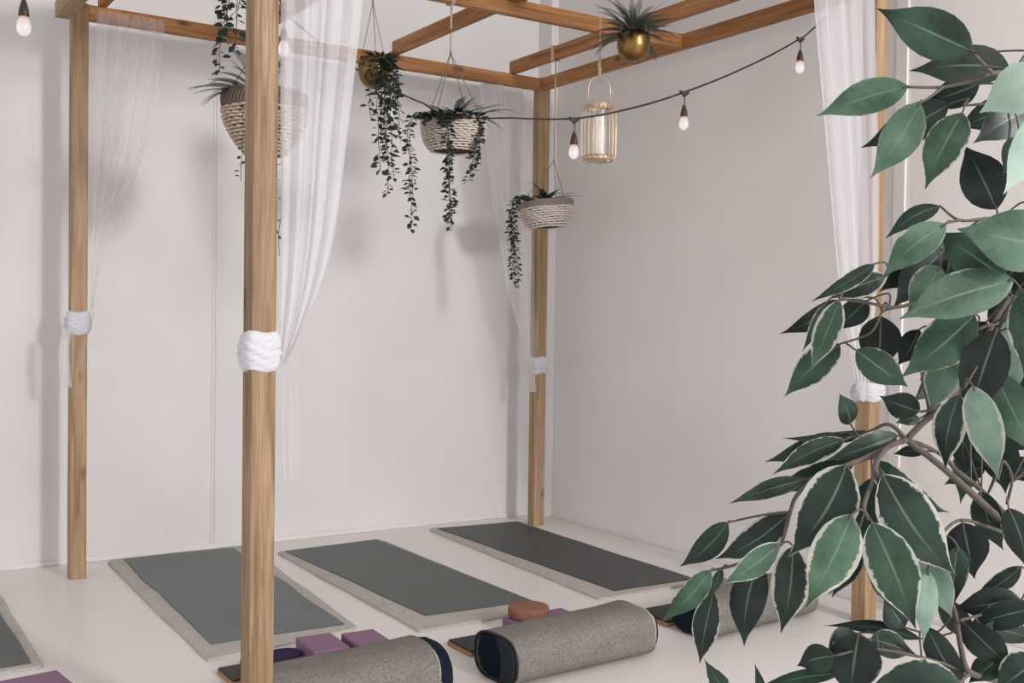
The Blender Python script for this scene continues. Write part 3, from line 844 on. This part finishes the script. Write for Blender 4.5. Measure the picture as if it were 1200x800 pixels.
m.lathe([(0, .006), (rB, .006), (rB+.004, .004), (rB+.004, .03), (rB-.003, .03), (rB-.003, .012), (0, .012)], 40)
m.build('base_ring', 'gold', root)
for a in (.6, 2.7, 4.8):
    m = MB(); m.lathe([(0, -.008), (.007, -.004), (.008, .002), (.005, .008)], 12, (rB*.95*math.cos(a), rB*.95*math.sin(a), -.0)); m.build('foot', 'gold', root)
m = MB(); m.lathe([(rB*.78, .014), (rB*.78, hL*.9)], 32); m.build('glass_cylinder', 'glass', root)
m = MB(); hh = 34*px; P = []
for k in range(25):
    a = PI*k/24; P.append((-rT*.86*math.cos(a)*.835, rT*.86*math.cos(a)*.55, hL+hh*.55+hh*.45*math.sin(a)))
P = [(P[0][0], P[0][1], hL-.004)]+P+[(P[-1][0], P[-1][1], hL-.004)]
m.tube(P, .0032, 6); m.build('handle', 'gold', root)
tz = H-O.z; hz = hL+hh
m = MB(); m.tube([(0, 0, hz-.004), (0, 0, hz+.09)], .006, 6); m.tube([(0, 0, hz), (0, 0, tz)], .0028, 6)
m.tube([(.004, .003, hz+.0), (.009, .0, hz+.03), (-.007, .002, hz+.055), (.006, 0, hz+.085), (0, 0, hz+.09)], .0045, 6)
m.build('rope', 'rope', root)
loop_over(root, (0, 0, tz), bw, s, 'y', rr=.0035)
# candle (rests in the lantern: own thing)
m = MB(); m.lathe([(0, 0), (rB*.37, 0), (rB*.38, .004), (rB*.38, hL*.74), (rB*.33, hL*.76), (rB*.2, hL*.745), (0, hL*.742)], 28)
root = thing('candle', 'white pillar candle standing inside gold wire lantern', 'candle', O+Vector((0, 0, .0125)))
m.build('wax', 'candle', root); m = MB(); m.tube([(0, 0, hL*.74), (.001, 0, hL*.77), (.004, 0, hL*.79)], .0015, 5); m.build('wick', 'black', root)

# ------------------------------------------------------------------ string lights
CP = [(14, -30, 3.32), (30, -12, 3.34), (180, 14, 3.36), (296, -28, 3.33)]
left = [at_y(-40, -20, 3.2), at_y(28, -22, YF-.01), at_y(150, -12, YF-.01), at_y(283, -58, YF-.01), at_y(310, -62, YF-.012)]
Yk = YF-.03
right = [at_y(310, -62, YF-.012), at_y(333, 15, Yk+.35), at_y(400, 70, YM+.14), at_y(457, 103, YM+.15), at_y(496, 121, YM-.06), at_y(525, 137, YM-.2), at_y(600, 138, YF+.7), at_y(673, 139, Yk+.02), at_y(735, 128, Yk), at_y(802, 108, Yk), at_y(880, 76, Yk), at_y(938, 45, Yk), at_y(950, 36, YF+.02), at_y(980, 8, YF+.07), at_y(1020, -50, YF+.09)]
root = thing('string_lights', 'black cable of small warm glowing bulbs slung across the pergola', 'string lights', right[0]); O = Vector(root.location)
P = []
for q in (left, right):
    pts = [q[0]]
    for a, b in zip(q, q[1:]):
        for k in range(1, 9):
            t = k/8; pts.append(a.lerp(b, t)-Vector((0, 0, .004*math.sin(PI*t))))
    P.append([p-O for p in pts])
m = MB(); m.tube(P[0], .0038, 6); m.tube(P[1], .0038, 6); m.build('cable', 'black', root)
bspots = [left[1], right[1], right[3], right[7], right[9], right[11]]
sk_proto = None
for i, b in enumerate(bspots):
    b = b-O
    if sk_proto is None:
        m = MB()
        m.lathe([(0, -.02), (.009, -.018), (.009, -.006), (.006, .004), (0, .006)], 12)
        m.tube([(-.028, 0, .002), (-.014, 0, -.004), (.014, 0, -.004), (.028, 0, .002)], [.004, .009, .009, .004], 8)
        m.tube([(0, 0, -.012), (.003, 0, -.035), (0, 0, -.058)], .0026, 6)
        m.lathe([(0, -.052), (.005, -.054), (.0085, -.062), (.0145, -.082), (.0165, -.096), (.0165, -.104), (.010, -.105), (0, -.105)], 18)
        sk_proto = m.build('light_socket', 'socket', root, loc=b); sk_proto.scale = (.9, .9, .95)
        m = MB(); m.lathe([(.0125, 0), (.0155, -.008), (.0205, -.022), (.0222, -.034), (.020, -.047), (.0125, -.056), (0, -.060)], 22)
        bl = m.build('bulb', 'bulb', sk_proto, loc=(0, 0, -.103)); bulb0 = bl
    else:
        o = sk_proto.copy(); COL.objects.link(o); o.parent = root; o.location = b
        q = bulb0.copy(); COL.objects.link(q); q.parent = o; q.location = (0, 0, -.103)

# ------------------------------------------------------------------ foreground ficus
ZP = 1.22
stem_px = 1296
tp = at_d(stem_px, 500, 1.36)
base = Vector((tp.x, tp.y, 0))
ficus = thing('ficus_tree', 'large variegated ficus with broad green leaves filling right foreground', 'plant', base)
FO = base
lm = MB()
nodes = []
def FN(x, y, z): return at_d(x, y, z)-FO
def leaf(bx, by, tx, ty, w, tone, edge=0., z=ZP, dz=None, roll=None, bow=None, bend=None, pet=None, rnd=random):
    dz = rnd.uniform(-.02, .03) if dz is None else dz
    B, T = FN(bx, by, z), FN(tx, ty, z+dz)
    a = T-B; L = a.length; a.normalize()
    v = (B+FO-EYE).normalized()
    sd = a.cross(v).normalized(); nr = sd.cross(a).normalized()
    if nr.dot(v) > 0: nr = -nr
    roll = rnd.uniform(-.45, .45) if roll is None else roll
    sd2 = sd*math.cos(roll)+nr*math.sin(roll); nr2 = nr*math.cos(roll)-sd*math.sin(roll)
    W = w*z/FPX/max(.6, math.cos(roll))
    bow = rnd.uniform(-.02, .10) if bow is None else bow
    bend = rnd.uniform(-.05, .05) if bend is None else bend
    fold = rnd.uniform(.04, .16); wavep = rnd.random()*6; wavea = rnd.uniform(.0, .03)
    prof = [(0, .03), (.04, .30), (.1, .58), (.2, .85), (.32, .985), (.43, 1), (.55, .92), (.67, .71), (.78, .43), (.87, .2), (.94, .08), (1, .012)]
    nt = len(prof); nu = 10; vs = []; uvs = []; fs = []
    for (t, k) in prof:
        c = B+a*(L*t)+nr2*(bow*L*math.sin(PI*t))+sd2*(bend*L*math.sin(PI*t)-bend*.9*L*max(0, t-.75)**2*4*(1-t))
        for i in range(nu+1):
            u = i/nu*2-1; x = u*k*W/2
            lift = fold*abs(u)*k*W*.5 - .10*u*u*k*W*.5 + wavea*W*math.sin(t*11+wavep)*u*abs(u)
            vs.append(c+sd2*x+nr2*lift); uvs.append((.5+u/2, t))
    for j in range(nt-1):
        for i in range(nu): q = j*(nu+1)+i; fs.append((q, q+1, q+nu+2, q+nu+1))
    lm.add(vs, fs, uvs, (tone, edge, rnd.random(), 1))
    nodes.append((B, a, pet))

L_ = leaf
# ---- crown, top right
L_(1140, 60, 1028, 10, 55, .22, 0, 1.14, roll=.1, bend=.0)
L_(1183, 80, 1065, 83, 46, .12, 0, 1.20, roll=-.2)
L_(1064, 101, 957, 136, 41, .58, .1, 1.16, roll=.1)
L_(1078, 120, 1020, 209, 46, .66, .15, 1.12, roll=0)
L_(1112, 122, 1009, 173, 44, .05, 0, 1.25)
L_(1128, 132, 1084, 222, 46, .40, .55, 1.18)
L_(1148, 98, 1080, 122, 36, .05, 0, 1.26)
L_(1206, 128, 1140, 168, 44, .08, .1, 1.22)
L_(1196, 120, 1120, 150, 38, .10, 0, 1.27)
L_(1232, 84, 1148, 132, 60, .93, 0, 1.05, roll=.2, bow=.04)
L_(1168, 245, 1130, 170, 52, .06, 0, 1.20, roll=-.1)
L_(1225, 130, 1176, 228, 40, .92, .1, 1.08)
L_(1195, 160, 1175, 205, 30, .15, 0, 1.2)
L_(1101, 241, 1037, 280, 22, .12, .0, 1.18)
L_(1108, 262, 1034, 325, 40, .62, .2, 1.13, roll=0)
L_(1240, 290, 1122, 268, 72, .64, .1, 1.08, roll=.15)
L_(1178, 325, 1098, 270, 56, .36, .1, 1.15, roll=-.2)
L_(1112, 285, 1030, 342, 46, .05, 0, 1.26)
L_(1140, 300, 1080, 350, 45, .08, 0, 1.28)
L_(1025, 309, 949, 354, 19, .28, .7, 1.17, roll=.3)
L_(1037, 324, 972, 350, 30, .06, .5, 1.21)
L_(984, 352, 914, 391, 24, .06, .1, 1.23)
L_(1016, 352, 975, 388, 30, .05, 0, 1.27)
L_(984, 352, 950, 434, 32, .55, .75, 1.13)
L_(967, 356, 940, 412, 15, .33, .6, 1.19)
L_(984, 403, 919, 465, 38, .30, .5, 1.16)
L_(1032, 370, 1028, 436, 48, .04, .0, 1.22, roll=0)
L_(1003, 410, 1064, 453, 38, .28, .15, 1.14, roll=.1)
L_(1077, 386, 1052, 428, 30, .04, 0, 1.25)
L_(1102, 312, 1063, 366, 42, .62, .45, 1.17)
L_(1188, 328, 1053, 374, 55, .52, .15, 1.10, roll=.1, bend=-.03)
L_(1142, 368, 1056, 442, 56, .36, .25, 1.15, roll=.1)
L_(1168, 386, 1134, 494, 54, .05, 0, 1.12, roll=0)
L_(1112, 412, 1090, 482, 42, .74, .7, 1.17)
L_(1078, 482, 1031, 464, 32, .12, .2, 1.16)
L_(1188, 366, 1182, 482, 34, .88, .3, 1.14, roll=0)
L_(1216, 330, 1200, 440, 52, .42, .4, 1.10)
L_(1140, 452, 1170, 562, 42, .78, .8, 1.09, roll=.35)
L_(1124, 462, 1108, 550, 38, .14, .95, 1.13)
L_(1166, 436, 1222, 540, 46, .52, .1, 1.13)
L_(1182, 505, 1170, 530, 30, .06, 0, 1.28)
L_(1205, 490, 1165, 525, 50, .05, 0, 1.26)
L_(1150, 420, 1200, 470, 44, .30, .2, 1.2)
L_(1210, 540, 1180, 560, 30, .06, 0, 1.22)
# small leaves around the middle twig
L_(997, 497, 983, 460, 24, .20, 0, 1.17, roll=.4)
L_(1022, 506, 916, 513, 14, .01, 0, 1.20, roll=.2)
L_(980, 508, 896, 541, 24, .16, 0, 1.20)
L_(1052, 510, 966, 540, 30, .17, .2, 1.16, roll=-.2)
L_(990, 515, 905, 556, 26, .14, .6, 1.18)
L_(1002, 541, 896, 580, 28, .10, .35, 1.21)
L_(1078, 490, 1049, 496, 16, .15, .1, 1.2)
L_(1110, 485, 1085, 484, 24, .04, 0, 1.24)
L_(1155, 545, 1106, 568, 24, .14, 0, 1.28)
L_(1085, 528, 1046, 532, 14, .06, 0, 1.24)
L_(1108, 292, 1046, 362, 44, .03, 0, 1.24)
L_(1128, 372, 1078, 446, 46, .05, .2, 1.22)
L_(1160, 296, 1106, 352, 44, .05, .1, 1.22)
L_(1120, 430, 1070, 470, 34, .05, .1, 1.22)
L_(1196, 420, 1150, 500, 44, .07, .1, 1.2)
L_(1204, 300, 1150, 356, 44, .16, .2, 1.18)
L_(1146, 470, 1130, 520, 34, .04, .1, 1.21)
# ---- lower left spray of big leaves
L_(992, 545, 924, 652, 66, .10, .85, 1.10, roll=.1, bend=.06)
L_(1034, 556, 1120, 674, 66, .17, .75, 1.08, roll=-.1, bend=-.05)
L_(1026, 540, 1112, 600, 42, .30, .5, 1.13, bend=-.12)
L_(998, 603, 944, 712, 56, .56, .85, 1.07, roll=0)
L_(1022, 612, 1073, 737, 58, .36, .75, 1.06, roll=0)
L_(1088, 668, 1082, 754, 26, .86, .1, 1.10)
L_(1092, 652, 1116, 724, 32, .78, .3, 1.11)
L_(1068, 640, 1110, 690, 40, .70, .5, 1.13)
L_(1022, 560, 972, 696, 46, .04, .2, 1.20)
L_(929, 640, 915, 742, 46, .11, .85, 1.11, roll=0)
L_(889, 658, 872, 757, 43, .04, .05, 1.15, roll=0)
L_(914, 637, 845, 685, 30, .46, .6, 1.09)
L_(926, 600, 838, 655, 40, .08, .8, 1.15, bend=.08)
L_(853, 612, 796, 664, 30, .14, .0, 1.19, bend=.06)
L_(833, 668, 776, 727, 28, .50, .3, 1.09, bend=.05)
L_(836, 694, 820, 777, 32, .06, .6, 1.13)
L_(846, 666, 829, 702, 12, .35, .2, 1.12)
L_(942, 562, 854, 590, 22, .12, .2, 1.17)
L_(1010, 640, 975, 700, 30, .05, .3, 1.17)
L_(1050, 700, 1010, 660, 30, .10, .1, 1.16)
# ---- bottom fringe
L_(858, 822, 825, 772, 24, .18, .6, 1.06)
L_(894, 830, 884, 776, 12, .08, 0, 1.1)
L_(985, 788, 885, 806, 18, .16, 0, 1.14)
L_(1078, 748, 966, 733, 17, .07, 0, 1.18, roll=.1)
L_(1006, 742, 996, 822, 62, .03, .1, 1.10, roll=0)
L_(1004, 742, 968, 770, 36, .08, .1, 1.15)
L_(978, 768, 934, 780, 34, .24, 0, 1.10)
L_(1020, 748, 1073, 766, 32, .12, .3, 1.14)
L_(1130, 806, 1008, 812, 66, .16, .5, 1.04, roll=.1)
L_(1085, 733, 1132, 815, 34, .04, 0, 1.12)
L_(1128, 612, 1142, 678, 48, .02, 0, 1.2, roll=0)
L_(1122, 640, 1117, 712, 32, .20, .1, 1.16)
L_(1197, 664, 1139, 700, 22, .16, .4, 1.18)
L_(1196, 702, 1116, 712, 38, .03, 0, 1.17)
L_(1215, 712, 1130, 735, 34, .07, .1, 1.15)
L_(1128, 728, 1186, 782, 38, .05, .05, 1.14)
L_(1152, 734, 1222, 752, 28, .04, 0, 1.16)
L_(1182, 595, 1204, 668, 36, .05, .2, 1.2)
L_(1150, 575, 1176, 645, 34, .14, .1, 1.22)
L_(1060, 735, 1035, 700, 34, .05, .1, 1.18)
L_(1170, 770, 1135, 800, 30, .10, .1, 1.15)
L_(1220, 770, 1165, 812, 46, .10, .3, 1.12)
L_(1105, 700, 1145, 760, 30, .06, .1, 1.2)
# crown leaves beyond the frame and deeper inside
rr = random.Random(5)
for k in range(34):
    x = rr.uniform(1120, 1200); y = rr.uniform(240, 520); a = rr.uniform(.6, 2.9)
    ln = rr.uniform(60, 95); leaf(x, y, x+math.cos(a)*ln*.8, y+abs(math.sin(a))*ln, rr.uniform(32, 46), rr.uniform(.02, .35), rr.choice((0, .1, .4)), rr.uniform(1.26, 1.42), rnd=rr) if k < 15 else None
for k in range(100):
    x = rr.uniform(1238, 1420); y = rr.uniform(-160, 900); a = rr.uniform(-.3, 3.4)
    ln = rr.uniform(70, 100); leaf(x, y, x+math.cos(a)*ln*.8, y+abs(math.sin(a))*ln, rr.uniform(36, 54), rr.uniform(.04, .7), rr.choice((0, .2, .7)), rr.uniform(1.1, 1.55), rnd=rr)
fol = lm.build('foliage', 'leaf', ficus)

bm_ = MB()
branches = []
def branch(pts, r0, r1, rec=True):
    P = catmull([FN(*p) for p in pts], 6); n = len(P)
    bm_.tube(P, [r0+(r1-r0)*i/(n-1) for i in range(n)], 7)
    if rec: branches.extend(P)
stemP = [Vector((0, 0, .2)), Vector((.02, .01, .6)), Vector((-.015, -.01, 1.0)), Vector((.01, .01, 1.35)), Vector((0, -.01, 1.7)), Vector((.02, 0, 1.98))]
sp_ = catmull(stemP, 8)
m = MB(); m.tube(sp_, [.020-.012*i/(len(sp_)-1) for i in range(len(sp_))], 10)
sp2 = [p+Vector((.026*math.cos(p.z*7), .026*math.sin(p.z*7), 0)) for p in sp_]
m.tube(sp2, [.012-.007*i/(len(sp_)-1) for i in range(len(sp_))], 8); m.build('trunk', 'bark', ficus)
branches += sp_
branch([(stem_px, 716, 1.36), (1240, 668, 1.30), (1200, 634, 1.25), (1150, 588, 1.21), (1103, 546, 1.18), (1062, 515, 1.17)], .006, .0032)
branch([(1240, 668, 1.30), (1195, 620, 1.28), (1150, 574, 1.25), (1118, 548, 1.22), (1100, 520, 1.2)], .004, .0022)
branch([(1062, 515, 1.17), (1085, 492, 1.17), (1112, 472, 1.18), (1126, 446, 1.2), (1152, 400, 1.22), (1186, 345, 1.24), (1240, 290, 1.3), (stem_px, 260, 1.36)], .0036, .0034)
branch([(1062, 515, 1.17), (1040, 524, 1.13), (1026, 545, 1.10), (1022, 566, 1.09), (1012, 592, 1.08), (1018, 608, 1.07)], .0034, .0018)
branch([(1026, 545, 1.10), (1028, 556, 1.09), (1034, 558, 1.08)], .0026, .0018)
branch([(1062, 515, 1.17), (1050, 502, 1.17), (1038, 497, 1.17), (1022, 504, 1.18), (1002, 512, 1.19)], .0026, .0014)
branch([(1040, 524, 1.13), (1010, 538, 1.12), (992, 545, 1.11), (955, 562, 1.13), (934, 580, 1.14), (926, 600, 1.14), (918, 630, 1.12), (912, 640, 1.11), (880, 655, 1.12), (853, 664, 1.11), (833, 668, 1.1)], .003, .0013)
branch([(926, 600, 1.14), (890, 604, 1.16), (853, 612, 1.18)], .0018, .001)
branch([(1062, 515, 1.17), (1090, 525, 1.2), (1110, 538, 1.22)], .003, .0016)
branch([(1112, 472, 1.18), (1092, 480, 1.17), (1078, 482, 1.17)], .0018, .0012)
branch([(1078, 415, 1.2), (1082, 450, 1.19), (1088, 478, 1.18), (1085, 492, 1.17)], .0016, .002)
branch([(1186, 345, 1.24), (1140, 352, 1.2), (1095, 350, 1.18), (1050, 360, 1.18), (1018, 355, 1.17), (984, 350, 1.16)], .003, .0013)
branch([(1050, 360, 1.18), (1034, 366, 1.18), (1020, 390, 1.17), (984, 403, 1.16)], .0016, .001)
branch([(1240, 270, 1.3), (1200, 258, 1.25), (1160, 256, 1.2), (1125, 258, 1.18), (1101, 241, 1.18)], .003, .0012)
branch([(1125, 258, 1.18), (1108, 262, 1.15), (1095, 275, 1.16), (1040, 312, 1.18)], .0016, .0012)
branch([(stem_px, 70, 1.36), (1240, 82, 1.28), (1200, 84, 1.22), (1163, 86, 1.17), (1140, 94, 1.17), (1105, 102, 1.17), (1064, 102, 1.16)], .004, .0014)
branch([(1105, 102, 1.17), (1092, 112, 1.14), (1078, 121, 1.13)], .0018, .0012)
branch([(1240, 110, 1.3), (1195, 112, 1.24), (1165, 120, 1.2), (1128, 124, 1.2)], .003, .0012)
branch([(1163, 86, 1.16), (1140, 62, 1.135)], .0024, .0014)
branch([(stem_px, 860, 1.36), (1230, 822, 1.24), (1180, 800, 1.17), (1137, 788, 1.13), (1126, 758, 1.13), (1120, 722, 1.15), (1110, 690, 1.17), (1100, 660, 1.14)], .0048, .0016)
branch([(1137, 788, 1.13), (1080, 770, 1.12), (1020, 760, 1.11), (978, 768, 1.1)], .002, .0012)
branch([(1200, 634, 1.25), (1160, 618, 1.22), (1122, 610, 1.2), (1092, 640, 1.15)], .0026, .0014)
branch([(1200, 634, 1.25), (1205, 680, 1.22), (1200, 705, 1.2), (1150, 720, 1.17), (1120, 728, 1.14)], .0028, .0014)
branch([(1137, 788, 1.13), (1100, 815, 1.1), (1000, 840, 1.08), (890, 838, 1.08), (858, 822, 1.06)], .0024, .0012)
branch([(stem_px, 420, 1.36), (1240, 400, 1.28), (1190, 380, 1.2), (1150, 384, 1.16), (1112, 412, 1.16)], .0034, .0014)
branch([(1190, 380, 1.2), (1168, 386, 1.15), (1150, 420, 1.13), (1130, 455, 1.12)], .002, .0012)
branch([(1180, 590, 1.22), (1186, 560, 1.2), (1176, 540, 1.16), (1170, 562, 1.14)], .0018, .001)
# petioles join every leaf to the closest branch point
pm = bm_
for B, a, _ in nodes:
    q = min(branches, key=lambda p: (p-B).length_squared)
    if (q-B).length > .25 : q = q.lerp(B, 0)
    mid = B.lerp(q, .45)-a*min(.02, (q-B).length*.3)
    pm.tube(catmull([q, mid, B, B+a*.006], 4), .0011, 5)
pm.build('branch', 'bark', ficus)
m = MB(); m.lathe([(0, 0), (.12, 0), (.135, .02), (.165, .28), (.172, .30), (.160, .30), (.150, .26), (0, .25)], 40)
m.build('pot', 'pot', ficus)
m = MB(); m.lathe([(0, .27), (.08, .268), (.153, .262)], 24); m.build('soil', 'soil', ficus)

# ------------------------------------------------------------------ light
w = bpy.data.worlds.new('world'); S.world = w; w.use_nodes = True
bg = w.node_tree.nodes['Background']; bg.inputs[0].default_value = (.99, .99, 1.0, 1); bg.inputs[1].default_value = 1.32
def area(name, loc, target, size, power, col):
    l = bpy.data.lights.new(name, 'AREA'); l.shape = 'RECTANGLE'; l.size, l.size_y = size; l.energy = power; l.color = col
    o = bpy.data.objects.new(name, l); COL.objects.link(o); o.location = loc
    o.rotation_euler = (Vector(target)-Vector(loc)).to_track_quat('-Z', 'Y').to_euler()
    return o
area('window_light', (3.5, -4.6, 3.5), (2.4, 5, 1.3), (.8, .8), 430, (1, .98, .965))
S.view_settings.view_transform = 'Standard'; S.view_settings.look = 'None'
S.view_settings.gamma = 1; S.view_settings.use_curve_mapping = False
S.view_settings.exposure = -0.09
